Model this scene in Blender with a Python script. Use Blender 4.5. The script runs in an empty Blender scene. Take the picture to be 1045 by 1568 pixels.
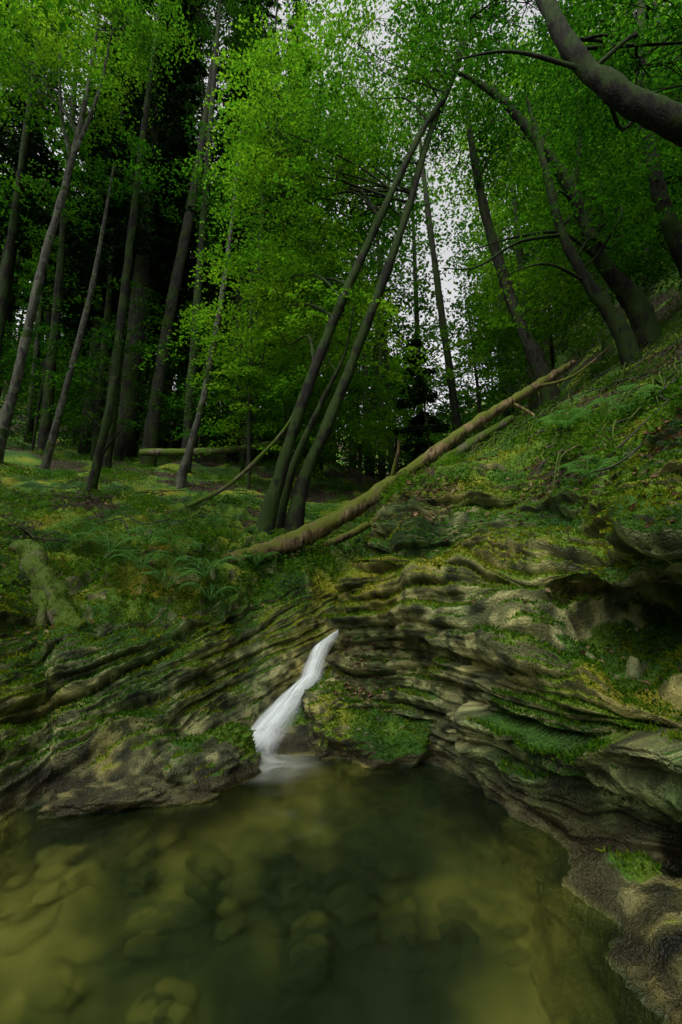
import bpy, math, numpy as np
from mathutils import Vector
rng = np.random.default_rng(7)
scene = bpy.context.scene

# ------------------------------------------------------------------ noise
def _h(ix, iy, iz):
    n = (ix*374761393 + iy*668265263 + iz*1274126177) & 0x7fffffff
    n = ((n ^ (n >> 13))*1103515245 + 12345) & 0x7fffffff
    n = ((n ^ (n >> 15))*668265263) & 0x7fffffff
    return ((n ^ (n >> 12)) & 0xffff)/65535.0*2-1
def vn(p):
    i = np.floor(p).astype(np.int64); f = p-i
    f = f*f*f*(f*(f*6-15)+10)
    x, y, z = i[:, 0], i[:, 1], i[:, 2]
    r = 0
    for dx in (0, 1):
        wx = f[:, 0] if dx else 1-f[:, 0]
        for dy in (0, 1):
            wy = f[:, 1] if dy else 1-f[:, 1]
            for dz in (0, 1):
                wz = f[:, 2] if dz else 1-f[:, 2]
                r = r+_h(x+dx, y+dy, z+dz)*wx*wy*wz
    return r
R3 = np.array([[.8, .6, 0], [-.48, .64, .6], [.36, -.48, .8]])
def fbm(p, o=4):
    a, s, r = .5, 0, 0
    q = p.copy()
    for k in range(o):
        r = r+a*vn(q); s += a
        q = (q@R3.T)*2.03+17.3; a *= .5
    return r/s
def ss(a, b, x):
    t = np.clip((x-a)/(b-a), 0, 1); return t*t*(3-2*t)

# ------------------------------------------------------------------ mesh helpers
def build(name, V, F, mats, mi=None, attrs=None, smooth=True, parent=None):
    V = np.ascontiguousarray(V, dtype=np.float32); F = np.ascontiguousarray(F, dtype=np.int32)
    me = bpy.data.meshes.new(name)
    me.vertices.add(len(V)); me.vertices.foreach_set('co', V.ravel())
    k = F.shape[1]
    me.loops.add(F.size); me.loops.foreach_set('vertex_index', F.ravel())
    me.polygons.add(len(F))
    me.polygons.foreach_set('loop_start', np.arange(0, F.size, k, dtype=np.int32))
    me.polygons.foreach_set('loop_total', np.full(len(F), k, dtype=np.int32))
    for m in mats: me.materials.append(m)
    if mi is not None: me.polygons.foreach_set('material_index', np.asarray(mi, dtype=np.int32))
    me.polygons.foreach_set('use_smooth', np.full(len(F), smooth, dtype=bool))
    me.update(calc_edges=True)
    if attrs:
        for k2, v in attrs.items():
            a = me.attributes.new(k2, 'FLOAT', 'POINT'); a.data.foreach_set('value', np.asarray(v, dtype=np.float32))
    ob = bpy.data.objects.new(name, me); scene.collection.objects.link(ob)
    if parent: ob.parent = parent
    return ob
def empty(name):
    e = bpy.data.objects.new(name, None); scene.collection.objects.link(e); e.empty_display_size = .2
    return e
def crom(C, t):
    C = np.asarray(C, float); n = len(C)
    E = np.concatenate([[2*C[0]-C[1]], C, [2*C[-1]-C[-2]]])
    i = np.clip(np.floor(t).astype(int), 0, n-2); f = t-i
    f = f.reshape((-1,)+(1,)*(C.ndim-1))
    a, b, c, d = E[i], E[i+1], E[i+2], E[i+3]
    return .5*((2*b)+(-a+c)*f+(2*a-5*b+4*c-d)*f*f+(-a+3*b-3*c+d)*f**3)
class Acc:
    def __init__(s): s.V = []; s.F = []; s.M = []; s.n = 0
    def add(s, V, F, m=0):
        s.V.append(V); s.F.append(F+s.n); s.M.append(np.full(len(F), m)); s.n += len(V)
    def out(s, name, mats, **k):
        return build(name, np.concatenate(s.V), np.concatenate(s.F), mats, np.concatenate(s.M), **k)
def tube(pts, rad, sides=8, sub=6, rough=0.0, fs=6.0, cap=True):
    pts = np.asarray(pts, float); rad = np.asarray(rad, float)
    t = np.linspace(0, len(pts)-1, (len(pts)-1)*sub+1)
    P = crom(pts, t); r = np.interp(t, np.linspace(0, len(pts)-1, len(rad)), rad)
    if cap:
        P = np.concatenate([P[:1], P, P[-1:]]); r = np.concatenate([[r[0]*.05], r, [r[-1]*.05]])
    T = np.gradient(P, axis=0); T[0] = T[1] if cap else T[0]; T[-1] = T[-2] if cap else T[-1]
    T /= np.linalg.norm(T, axis=1, keepdims=True)+1e-9
    ref = np.array([0, 1, 0.13]) if abs(T[len(T)//2][1]) < .8 else np.array([1, 0, .1])
    U = np.cross(T, ref); U /= np.linalg.norm(U, axis=1, keepdims=True)+1e-9
    W = np.cross(T, U)
    a = np.linspace(0, 2*np.pi, sides, endpoint=False)
    V = P[:, None]+r[:, None, None]*(np.cos(a)[None, :, None]*U[:, None]+np.sin(a)[None, :, None]*W[:, None])
    V = V.reshape(-1, 3)
    if rough > 0:
        d = V-np.repeat(P, sides, 0)
        V = V+d*(rough*fbm(V*fs, 3)*2)[:, None]
    n = len(P); i = np.arange(n-1)[:, None]*sides; j = np.arange(sides)[None]; j2 = (j+1) % sides
    F = np.stack([i+j, i+j2, i+sides+j2, i+sides+j], -1).reshape(-1, 4)
    return V, F
def unit(v): return v/(np.linalg.norm(v, axis=-1, keepdims=True)+1e-9)
def leaf_quads(C, L, Wd, up=1.0, axis=None):
    n = len(C)
    N = unit(rng.normal(size=(n, 3))*.55+np.array([0, 0, up]))
    A = rng.normal(size=(n, 3)) if axis is None else axis+rng.normal(size=(n, 3))*.3
    A = unit(A-N*np.sum(A*N, 1, keepdims=True)); B = np.cross(N, A)
    L = (L*rng.uniform(.65, 1.2, n))[:, None]; Wd = (Wd*rng.uniform(.7, 1.2, n))[:, None]
    V = np.stack([C-A*L*.5, C+B*Wd*.5+N*L*.08, C+A*L*.5-N*L*.12, C-B*Wd*.5+N*L*.08], 1).reshape(-1, 3)
    return V, np.arange(4*n).reshape(-1, 4)
def leaf_build(name, V, F, mats, fs=.6, mi=None, parent=None):
    t = .5*rng.random(len(V)//4)+.5*(.5+.9*fbm(V[::4].astype(float)*fs, 2))
    return build(name, V, F, mats, mi, {'tint': np.repeat(t, 4)}, False, parent)

# ------------------------------------------------------------------ materials
def newmat(name):
    m = bpy.data.materials.new(name); m.use_nodes = True
    nt = m.node_tree; nt.nodes.clear()
    return m, nt
def setv(sock, v):
    if isinstance(v, (int, float)):
        try: sock.default_value = v
        except Exception: sock.default_value = (v, v, v, 1)
    else: sock.default_value = (*v, 1)
class G:
    def __init__(s, nt): s.nt = nt; s.N = nt.nodes; s.L = nt.links
    def n(s, t, **kw):
        nd = s.N.new(t)
        for k, v in kw.items():
            if k.startswith('_'): setattr(nd, k[1:], v)
        return nd
    def link(s, a, b): s.L.new(a, b)
    def pos(s): return s.n('ShaderNodeNewGeometry').outputs['Position']
    def noise(s, scale, detail=4, rough=.55, vec=None, dist=0):
        nd = s.n('ShaderNodeTexNoise'); nd.inputs['Scale'].default_value = scale
        nd.inputs['Detail'].default_value = detail; nd.inputs['Roughness'].default_value = rough
        nd.inputs['Distortion'].default_value = dist
        s.link(vec if vec is not None else s.pos(), nd.inputs['Vector'])
        return nd.outputs['Fac']
    def ramp(s, f, stops):
        r = s.n('ShaderNodeValToRGB'); s.link(f, r.inputs[0])
        e = r.color_ramp.elements
        while len(e) < len(stops): e.new(.5)
        for el, (p, c) in zip(e, stops):
            el.position = p; el.color = (c, c, c, 1) if isinstance(c, (int, float)) else (*c, 1)
        return r.outputs['Color']
    def mix(s, f, a, b, mode='MIX'):
        m = s.n('ShaderNodeMix', _data_type='RGBA', _blend_type=mode)
        for sock, v in ((m.inputs['Factor'], f), (m.inputs[6], a), (m.inputs[7], b)):
            if hasattr(v, 'links'): s.link(v, sock)
            else: setv(sock, v)
        return m.outputs[2]
    def math(s, op, a, b=0, c=None):
        m = s.n('ShaderNodeMath', _operation=op)
        for i, v in enumerate((a, b) if c is None else (a, b, c)):
            if hasattr(v, 'links'): s.link(v, m.inputs[i])
            else: m.inputs[i].default_value = v
        return m.outputs[0]
    def attr(s, name):
        a = s.n('ShaderNodeAttribute'); a.attribute_name = name; return a.outputs['Fac']
    def bump(s, h, strength=.5, dist=.02):
        b = s.n('ShaderNodeBump'); b.inputs['Strength'].default_value = strength; b.inputs['Distance'].default_value = dist
        s.link(h, b.inputs['Height']); return b.outputs['Normal']
    def princ(s, col, rough, normal=None, spec=.5):
        p = s.n('ShaderNodeBsdfPrincipled')
        for k, v in (('Base Color', col), ('Roughness', rough)):
            if hasattr(v, 'links'): s.link(v, p.inputs[k])
            else: setv(p.inputs[k], v)
        p.inputs['Specular IOR Level'].default_value = spec
        if normal is not None: s.link(normal, p.inputs['Normal'])
        return p.outputs[0]
    def out(s, sh):
        o = s.n('ShaderNodeOutputMaterial'); s.link(sh, o.inputs['Surface'])
BEDR = [(.26, (.009, .018, .008)), (.44, (.024, .038, .012)), (.60, (.10, .11, .026)), (.82, (.30, .265, .075))]
def bedfac(p): return .5+.62*fbm(p*np.array([1, 1, .3])*1.0+91, 3)+.45*fbm(p*3.0+7, 3)
def mat_ground():
    m, nt = newmat('mossy_rock_ground'); g = G(nt)
    moss, soil, n1, n2, bd = g.attr('moss'), g.attr('soil'), g.attr('n1'), g.attr('n2'), g.attr('bed')
    z = g.n('ShaderNodeSeparateXYZ'); g.link(g.pos(), z.inputs[0])
    n3 = g.noise(55, 2, .7)
    rf = g.math('ADD', g.math('MULTIPLY', n2, .75), g.math('MULTIPLY', n3, .25))
    rock = g.ramp(rf, [(.28, (.034, .042, .020)), (.5, (.16, .175, .085)), (.66, (.45, .44, .25))])
    tint = g.ramp(n1, [(.22, (.40, .62, .32)), (.48, (1, 1, .76)), (.78, (1.0, .88, .46))])
    rock = g.mix(1.0, rock, tint, 'MULTIPLY')
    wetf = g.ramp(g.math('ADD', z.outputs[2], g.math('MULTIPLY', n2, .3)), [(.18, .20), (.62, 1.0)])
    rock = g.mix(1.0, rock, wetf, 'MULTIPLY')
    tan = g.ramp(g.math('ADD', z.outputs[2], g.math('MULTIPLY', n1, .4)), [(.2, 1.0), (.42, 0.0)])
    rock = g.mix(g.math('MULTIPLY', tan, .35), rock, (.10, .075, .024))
    mc = g.ramp(n1, [(.2, (.014, .054, .005)), (.42, (.042, .118, .007)), (.60, (.11, .19, .010)), (.84, (.25, .235, .012))])
    mc = g.mix(.8, mc, g.ramp(n3, [(.3, .3), (.7, 1.6)]), 'MULTIPLY')
    sc = g.ramp(n3, [(.35, (.014, .011, .006)), (.55, (.042, .032, .015)), (.75, (.10, .07, .035))])
    dn = g.math('MULTIPLY', g.math('SUBTRACT', rf, .5), 1.1)
    mm = g.ramp(g.math('ADD', moss, dn), [(.42, 0.0), (.56, 1.0)])
    sm = g.ramp(g.math('ADD', soil, dn), [(.42, 0.0), (.58, 1.0)])
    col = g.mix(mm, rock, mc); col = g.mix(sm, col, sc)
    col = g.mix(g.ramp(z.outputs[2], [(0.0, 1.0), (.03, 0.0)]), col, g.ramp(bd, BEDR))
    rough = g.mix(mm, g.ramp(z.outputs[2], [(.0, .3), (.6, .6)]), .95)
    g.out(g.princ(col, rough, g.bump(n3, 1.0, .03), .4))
    return m
def mat_leaf(name, stops, trans, tf=.5):
    m, nt = newmat(name); g = G(nt)
    col = g.ramp(g.attr('tint'), stops)
    d = g.n('ShaderNodeBsdfDiffuse'); g.link(col, d.inputs[0])
    t = g.n('ShaderNodeBsdfTranslucent'); g.link(g.mix(1.0, col, trans, 'MULTIPLY'), t.inputs['Color'])
    mx = g.n('ShaderNodeMixShader'); mx.inputs[0].default_value = tf
    g.link(d.outputs[0], mx.inputs[1]); g.link(t.outputs[0], mx.inputs[2])
    g.out(mx.outputs[0])
    return m
def mat_bark(name, c1, c2, mossc, mossamt, light=None):
    m, nt = newmat(name); g = G(nt)
    mp = g.n('ShaderNodeMapping'); mp.inputs['Scale'].default_value = (1, 1, .25); g.link(g.pos(), mp.inputs[0])
    n1 = g.noise(14, 3, .7, mp.outputs[0]); n2 = g.noise(2.0, 2)
    col = g.ramp(n1, [(.35, c1), (.65, c2)])
    if light: col = g.mix(g.ramp(n2, [(.5, 0.0), (.6, 1.0)]), col, light)
    geo = g.n('ShaderNodeNewGeometry'); sx = g.n('ShaderNodeSeparateXYZ'); g.link(geo.outputs['Normal'], sx.inputs[0])
    mf = g.math('ADD', g.math('ADD', n2, g.math('MULTIPLY', sx.outputs[2], .15)), g.math('MULTIPLY', g.math('SUBTRACT', n1, .5), .25))
    col = g.mix(g.ramp(mf, [(.62-mossamt*.35, 0.0), (.70-mossamt*.3, 1.0)]), col, mossc)
    g.out(g.princ(col, .9, g.bump(n1, 1.0, .04), .2))
    return m
MG = mat_ground()
M_beech = mat_leaf('beech_leaf', [(.15, (.014, .050, .006)), (.5, (.032, .100, .009)), (.85, (.07, .16, .013))], (1.4, 1.9, .8), .5)
M_bright = mat_leaf('lit_beech_leaf', [(.15, (.036, .105, .009)), (.5, (.075, .18, .013)), (.85, (.16, .26, .018))], (1.5, 1.8, .8), .5)  # brighter beech leaf for lit crowns and saplings; light painted into the colour
M_spruce = mat_leaf('spruce_needle', [(.2, (.005, .016, .005)), (.8, (.016, .038, .011))], (1, 1, 1), .15)
M_far_shaded = mat_leaf('far_shaded_leaf', [(.15, (.008, .030, .005)), (.5, (.021, .066, .008)), (.85, (.055, .13, .011))], (1.4, 1.8, .8), .5)  # distant foliage; on the left-hand trees its darker colour paints in shade
M_herb = mat_leaf('herb_leaf', [(.2, (.025, .075, .006)), (.8, (.10, .20, .014))], (1.2, 1.5, .8), .4)
M_fern = mat_leaf('fern_leaf', [(.2, (.08, .19, .05)), (.8, (.15, .32, .09))], (1.2, 1.4, .9), .3)
M_litter = mat_leaf('dead_leaf', [(.2, (.05, .028, .014)), (.5, (.15, .09, .05)), (.8, (.33, .23, .14))], (1, .8, .6), .15)
M_mossb = mat_leaf('moss_blade', [(.15, (.022, .075, .005)), (.5, (.08, .17, .008)), (.9, (.26, .25, .013))], (1.2, 1.2, .6), .35)
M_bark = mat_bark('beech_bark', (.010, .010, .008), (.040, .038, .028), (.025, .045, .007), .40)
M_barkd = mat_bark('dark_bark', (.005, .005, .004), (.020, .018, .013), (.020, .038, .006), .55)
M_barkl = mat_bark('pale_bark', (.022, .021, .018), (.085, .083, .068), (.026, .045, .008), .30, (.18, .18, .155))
M_log = mat_bark('mossy_log_bark', (.035, .024, .012), (.24, .17, .085), (.085, .10, .013), .38)
M_root = mat_bark('mossy_root', (.05, .042, .026), (.18, .16, .10), (.06, .10, .010), .62)

# ------------------------------------------------------------------ lofted banks
def loft(ctrl, nu, nv):
    C = np.asarray(ctrl, float)
    def params(C, n):
        seg = np.linalg.norm(np.diff(C, axis=0), axis=2).mean(1)
        dist = np.linalg.norm((C[1:]+C[:-1])/2-np.array([0, 0, 1.5]), axis=2).mean(1)
        w = seg/dist**1.2; c = np.concatenate([[0], np.cumsum(w)]); c /= c[-1]
        return np.interp(np.linspace(0, 1, n), c, np.arange(len(C)))
    tu = params(C, nu); tv = params(C.transpose(1, 0, 2), nv)
    A = crom(C, tu); B = crom(A.transpose(1, 0, 2), tv).transpose(1, 0, 2)
    return B, tu, tv
def gnormal(P, sgn=1):
    return np.cross(np.gradient(P, axis=0), np.gradient(P, axis=1))*sgn
def gfaces(nu, nv):
    i = np.arange(nu-1)[:, None]*nv; j = np.arange(nv-1)[None]
    return np.stack([i+j, i+nv+j, i+nv+j+1, i+j+1], -1).reshape(-1, 4)
def ga(p, moss, soil): return {'moss': moss, 'soil': soil, 'n1': .5+.62*fbm(p*1.7+3.3, 4), 'n2': .5+.62*fbm(p*9+1.3, 4), 'bed': bedfac(p)}
def strata(p, nb, off):
    h = p@nb + .10*fbm(p*.9+off, 3)+.02*vn(p*5)
    d = 0
    for th, amp, gr, sc in ((.40, .15, .08, .9), (.135, .10, .055, 1.7), (.048, .03, .018, 3.5)):
        q = h/th+.9*vn(np.stack([h/th*.6, p[:, 0]*.5, p[:, 1]*.5], 1)+off)
        i = np.floor(q); f = q-i
        b = np.tanh(2.2*vn(np.stack([i*7.31+off, (p[:, 0])*sc, (p[:, 1])*sc], 1)))
        g = 1-np.abs(2*f-1)**4
        d = d+amp*b+gr*g+gr*.7*(f-.5)
    return d-.06
SC = []
def bank(name, ctrl, nu, nv, nb, off, rocktv, prof, ampf):
    P, tu, tv = loft(ctrl, nu, nv)
    N = gnormal(P); area = np.linalg.norm(N, axis=2); N = N/(area[..., None]+1e-9)
    p = P.reshape(-1, 3); n = N.reshape(-1, 3)
    TV = np.repeat(tv[None], nu, 0).ravel(); TU = np.repeat(tu[:, None], nv, 1).ravel()
    K = len(ctrl[0]); af = ampf(TU)
    TVn = TV+.8*fbm(p*1.1+60, 3)
    rockw = (1-ss(rocktv-.6, rocktv+.9, TVn))
    rockw = np.maximum(rockw, .45*(1-ss(.5, .8, n[:, 2]))*(1-ss(K-3, K-1.5, TV)))
    nh = unit(n*np.array([1, 1, .45]))
    big = (fbm(p*.9+off+5, 3)*.20+fbm(p*2.6+off, 3)*.12)*af
    d = strata(p, nb, off)*rockw*af*(.3+.7*ss(.9, 2.0, TV))
    p2 = p+nh*d[:, None]+n*((big*(.45+.55*rockw))[:, None])
    p2 = p2+n*(fbm(p*7+off, 4)*.05*rockw*af+fbm(p*20+off, 3)*.016)[:, None]
    cush = np.abs(fbm(p*2.6+off+9, 3)); p2 = p2+n*((.22*(1-cush*2.2)-.11+.16*fbm(p*1.3+off+2, 3))*(1-rockw)*(1-.8*ss(K-2.2, K-1, TV)))[:, None]
    p2[:, 2] -= ss(K-1.15, K-1, TV)*.6
    Pn = p2.reshape(nu, nv, 3); N2 = gnormal(Pn); ar = np.linalg.norm(N2, axis=2); N2 = N2/(ar[..., None]+1e-9)
    n2 = N2.reshape(-1, 3)
    mb = np.interp(TV, prof[0], prof[1])
    moss = ss(.2, .7, n2[:, 2]*.65+.6*fbm(p*1.3+off+20, 4)+mb)
    moss *= ss(.03, .3, p2[:, 2]+.12*fbm(p*3, 2))
    soil = ss(.0, .3, fbm(p*1.1+off+40, 4)+.22*ss(K-4, K-2, TV)-.2)*ss(K-4.2, K-2.8, TV)*ss(.2, .5, n2[:, 2])
    build(name, p2, gfaces(nu, nv), [MG], attrs=ga(p, moss, soil))
    SC.append(dict(p=p2, n=n2, a=ar.ravel(), moss=moss, soil=soil, tv=TV, K=K, rock=rockw))

Rt = [
 [(-.95,4.1,-.5),(-.8,4.5,-.08),(-.68,4.95,.16),(-.42,5.3,.42),(-.05,5.75,.70),(.12,6.4,.80),(.32,7.3,1.0),(.7,8.8,1.8),(1.7,11.5,4.0)],
 [(-.45,4.1,-.5),(-.45,4.55,0),(-.32,4.95,.32),(-.08,5.3,.60),(.10,5.65,.84),(.22,6.3,1.0),(.42,7.3,1.35),(.85,8.8,2.3),(2.2,11.5,4.3)],
 [(0,4.1,-.5),(0,4.55,0),(.14,4.9,.4),(.15,5.15,.8),(.13,5.25,1.45),(.36,5.55,1.92),(.58,6.1,2.50),(1.1,6.8,3.02),(3.2,11,4.8)],
 [(.6,4.0,-.5),(.75,4.4,0),(.82,4.5,.38),(.82,4.62,.9),(.80,4.72,1.44),(1.16,4.95,1.78),(1.58,5.25,2.38),(2.30,5.85,3.14),(4.9,9.5,5.7)],
 [(.9,3.4,-.5),(1.15,3.6,0),(.98,3.8,.5),(1.06,3.88,.85),(1.28,4.0,1.3),(1.64,4.25,1.70),(2.38,4.65,2.3),(3.15,5.25,3.1),(5.5,7.6,5.4)],
 [(1.0,2.8,-.5),(1.28,2.95,-.05),(1.6,3.05,.2),(1.28,3.12,.65),(1.52,3.25,1.08),(1.86,3.4,1.66),(2.52,3.85,2.3),(3.4,4.4,3.2),(5.6,6,5.2)],
 [(1.0,2.2,-.5),(1.35,2.4,-.06),(2.3,2.45,.10),(1.68,2.3,.66),(1.82,2.4,1.0),(1.84,2.5,1.7),(2.35,3.0,2.25),(3.2,3.7,3.2),(5.5,5,5.0)],
 [(1.1,1.0,-.5),(1.5,1.1,-.06),(2.4,1.1,.12),(1.95,1.0,.7),(2.05,1.1,1.05),(2.05,1.3,1.7),(2.6,1.6,2.3),(3.7,2,3.4),(5.8,2.5,5.1)],
 [(1.1,-2.5,-.5),(1.5,-2.5,0),(2.0,-2.5,.3),(2.0,-2.5,.65),(2.1,-2.5,1.1),(2.2,-2.5,1.5),(2.9,-2.5,2.1),(4,-2.5,3.2),(6,-2.5,5)]]
niche = {5: (2.45, 3.9, 1.36), 6: (3.2, 3.05, 1.34), 7: (3.1, 1.4, 1.34)}
R2 = []
for i, s in enumerate(Rt):
    s = [np.array(q, float) for q in s]
    m = np.array(niche[i], float) if i in niche else (s[4]+s[5])/2
    R2.append(s[:5]+[m]+s[5:])
Lt = [
 [(-2.6,-3,-.5),(-3.1,-3,0),(-3.3,-3,.4),(-3.5,-3,.8),(-3.8,-3,1.1),(-4.3,-3,1.5),(-5.2,-3,2),(-6.5,-3,2.6),(-9,-3,4.2)],
 [(-2.3,1,-.5),(-2.8,1,0),(-3.0,1.1,.35),(-3.2,1.3,.65),(-3.5,1.6,1.0),(-4,2,1.4),(-5,2.8,2.0),(-6.8,3.5,2.8),(-10,6,4.6)],
 [(-2.0,3.1,-.5),(-2.3,3.4,0),(-2.58,3.7,.32),(-2.82,4,.6),(-3.05,4.2,.98),(-3.5,4.8,1.40),(-4.35,5.8,1.97),(-6.1,8,2.95),(-10,13,5.45)],
 [(-1.6,3.4,-.5),(-1.9,3.7,0),(-2.15,4.1,.32),(-2.3,4.4,.66),(-2.4,4.65,1.0),(-2.5,5.2,1.38),(-2.95,6.5,2.02),(-4.2,9,3.1),(-6.7,14,5.3)],
 [(-1.2,3.6,-.5),(-1.35,3.85,0),(-1.53,4.4,.35),(-1.56,4.8,.68),(-1.55,5.1,1.05),(-1.5,5.7,1.45),(-1.47,6.8,2.0),(-2.1,9,2.9),(-2.8,13,4.6)],
 [(-1.0,4.2,-.4),(-1.0,4.7,0),(-1.17,4.95,.33),(-1.24,5.2,.72),(-1.2,5.6,1.1),(-1.08,6.1,1.5),(-.92,7,1.9),(-.9,8.5,2.5),(-1.2,13,4.2)],
 [(-.75,5.1,.1),(-.68,5.35,.4),(-.74,5.5,.68),(-.74,5.7,.98),(-.70,5.95,1.32),(-.60,6.4,1.66),(-.45,7.4,2.05),(-.1,9,2.6),(.10,13,4.3)],
 [(-.1,5.9,.45),(-.08,6.1,.72),(-.14,6.3,.92),(-.12,6.6,1.2),(-.06,7,1.55),(.08,7.6,1.85),(.25,8.5,2.2),(.6,10,3.0),(1.1,14,4.7)],
 [(.2,7.0,.6),(.2,7.2,.8),(.22,7.4,1.0),(.3,7.7,1.25),(.4,8,1.5),(.5,8.5,1.9),(.7,9.5,2.4),(1.0,11,3.2),(1.9,14,4.7)]]
bank('layered_rock_wall', R2, 680, 560, unit(np.array([-.06, -.05, 1.0])), 3.0, 7.6, ([0, 2, 3.5, 5, 6.5, 9], [-.4, -.06, .12, .24, .44, .62]), lambda u: .12+.98*ss(.6, 2, u))
bank('layered_rock_bank', Lt, 600, 460, unit(np.array([-.42, .0, .9])), 31.0, 4.5, ([0, 2, 3.4, 4.6, 9], [-.4, -.10, .10, .44, .6]), lambda u: .85-.4*ss(5, 6, u))

# ------------------------------------------------------------------ terrain
cp = [s[-1] for s in Rt]+[s[-1] for s in Lt]
for s in SC:
    ok = np.where((s['tv'] > s['K']-2.4) & (s['tv'] < s['K']-1.2) & (s['p'][:, 1] > -3.5))[0]
    cp += [tuple(q) for q in s['p'][rng.choice(ok, 70, replace=False)]]
cp += [(-1,2,-1.2),(0,3,-1.2),(-2,1,-1.2),(0,-2,-1.1),(-1,-5,-1.1),(0,0,-1.2),(-1,-12,-1.2),
 (-19,25,10),(-30,20,14),(-30,40,24),(-10,30,12),(-3,16,6.0),(0,18,6.6),(-3,30,12),(3.5,16,5.0),(5,25,6.2),(6,40,8.5),(9,14,9.5),(12,25,16),
 (20,20,22),(9,8,8.5),(8,4,7),(12,0,11),(25,5,22),(30,40,32),(-15,5,7),(-30,0,14),(0,60,15),(-40,80,45),(40,80,48),(5,95,22),
 (-20,-15,8),(20,-15,18),(-60,30,30),(60,30,50)]
cp = np.array([tuple(c) for c in cp], float)
def phi(a, b): return np.sqrt(((a[:, None, :2]-b[None, :, :2])**2).sum(2)+.6)
wts = np.linalg.solve(phi(cp, cp)-np.eye(len(cp))*3e-2, cp[:, 2]-5)
def hill(xy):
    xy = np.asarray(xy, float).reshape(-1, 2)
    return np.concatenate([phi(xy[i:i+20000], cp)@wts+5 for i in range(0, len(xy), 20000)])
cell = {}
for s in SC:
    k = s['tv'] < s['K']-1.5
    q = np.floor(s['p'][k][:, :2]/.4).astype(int)
    key = (q[:, 0]+1000)*4000+q[:, 1]+1000
    o = np.argsort(key); ks, st = np.unique(key[o], return_index=True)
    mn = np.minimum.reduceat(s['p'][k][:, 2][o], st)
    for a, b in zip(ks, mn): cell[int(a)] = min(cell.get(int(a), 99), b)
def warp(n, a, b, c, w):
    t = np.linspace(-1, 1, n); x = np.sign(t)*(w*np.abs(t)+(1-w)*np.abs(t)**3)
    return np.where(x < 0, c+x*(c-a), c+x*(b-c))
gx = warp(360, -90, 90, 0, .12); gy = warp(360, -40, 130, 9, .12)
X, Y = np.meshgrid(gx, gy, indexing='ij'); xy = np.stack([X.ravel(), Y.ravel()], 1)
Z = hill(xy)-.06
q0 = np.floor(xy/.4).astype(int)
Zc = Z.copy()
for dx in (-1, 0, 1):
    for dy in (-1, 0, 1):
        key = (q0[:, 0]+dx+1000)*4000+q0[:, 1]+dy+1000
        c = np.array([cell.get(int(k), 99) for k in key]); Zc = np.minimum(Zc, c-.4)
pp = np.stack([xy[:, 0], xy[:, 1], Zc], 1)
dr = np.sqrt((xy[:, 0]/10)**2+((xy[:, 1]-5)/9)**2)
n0 = (fbm(pp*np.array([1, 1, 0])*.5, 4)*.34+fbm(pp*np.array([1, 1, 0])*1.9, 3)*.16)*ss(.7, 1.2, dr)
pp[:, 2] += n0*np.where(Zc < Z-.01, 0, 1)
Pn = pp.reshape(360, 360, 3); N2 = gnormal(Pn); ar = np.linalg.norm(N2, axis=2); N2 /= ar[..., None]
moss = ss(.0, .5, .6+.5*fbm(pp*.8+50, 4)); soil = ss(-.15, .2, fbm(pp*.9+70, 4))
build('ground', pp, gfaces(360, 360), [MG], attrs=ga(pp, moss, soil))
SC.append(dict(p=pp, n=N2.reshape(-1, 3), a=ar.ravel()*np.where(Zc < Z-.01, 0, 1)*(np.abs(xy[:, 0]) < 30)*(xy[:, 1] < 32)*(xy[:, 1] > 2), moss=moss, soil=soil, tv=np.full(len(pp), 9.), K=9, rock=np.zeros(len(pp))))
allP = np.concatenate([SC[0]['p'][::3], SC[1]['p'][::3], pp])
def gz(x, y, r=.25, pc=80):
    d = (allP[:, 0]-x)**2+(allP[:, 1]-y)**2
    k = d < r*r
    if not k.any(): return float(hill([(x, y)])[0])
    return float(np.percentile(allP[k][:, 2], pc))

# ------------------------------------------------------------------ pool floor, stones, water
fx = np.linspace(-5.5, 3, 260); fy = np.linspace(-9, 6, 400)
X, Y = np.meshgrid(fx, fy, indexing='ij'); p = np.stack([X.ravel(), Y.ravel(), np.full(X.size, -.42)], 1)
bf = bedfac(p)
p[:, 2] += fbm(p*.9, 4)*.16+np.abs(fbm(p*3+4, 3))*.14
m, nt = newmat('pool_bed_rock'); g = G(nt)
g.out(g.princ(g.ramp(g.attr('bed'), BEDR), .8)); MF = m
build('pool_bed', p, gfaces(260, 400), [MF], attrs={'bed': bf})
a = Acc(); BA = []
A_, B_ = np.meshgrid(np.linspace(0, 2*np.pi, 26), np.linspace(-np.pi/2, np.pi/2, 16), indexing='ij')
S0 = np.stack([np.cos(A_)*np.cos(B_), np.sin(A_)*np.cos(B_), np.sin(B_)], -1).reshape(-1, 3)
for i in range(110):
    x = rng.uniform(-2.4, 1.0); y = rng.uniform(.8, 3.6); r = rng.uniform(.04, .15)
    s = S0*(1+.5*fbm(S0*1.4+i*3.1, 2))[:, None]*np.array([r*rng.uniform(.8, 1.5), r, r*.5])
    th = rng.uniform(0, 3.14); s = np.stack([s[:, 0]*math.cos(th)-s[:, 1]*math.sin(th), s[:, 0]*math.sin(th)+s[:, 1]*math.cos(th), s[:, 2]], 1)
    s = s+np.array([x, y, -.38+r*.2]); a.add(s, gfaces(26, 16)); BA.append(bedfac(s)+.16*rng.normal())
a.out('stream_stones', [MF], attrs={'bed': np.concatenate(BA)})
m, nt = newmat('stream_water'); g = G(nt)
tr = g.n('ShaderNodeBsdfTransparent'); tr.inputs[0].default_value = (.80, .86, .62, 1)
rfr = g.n('ShaderNodeBsdfRefraction'); rfr.inputs['Color'].default_value = (.84, .90, .66, 1); rfr.inputs['Roughness'].default_value = .27; rfr.inputs['IOR'].default_value = 1.15
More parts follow.
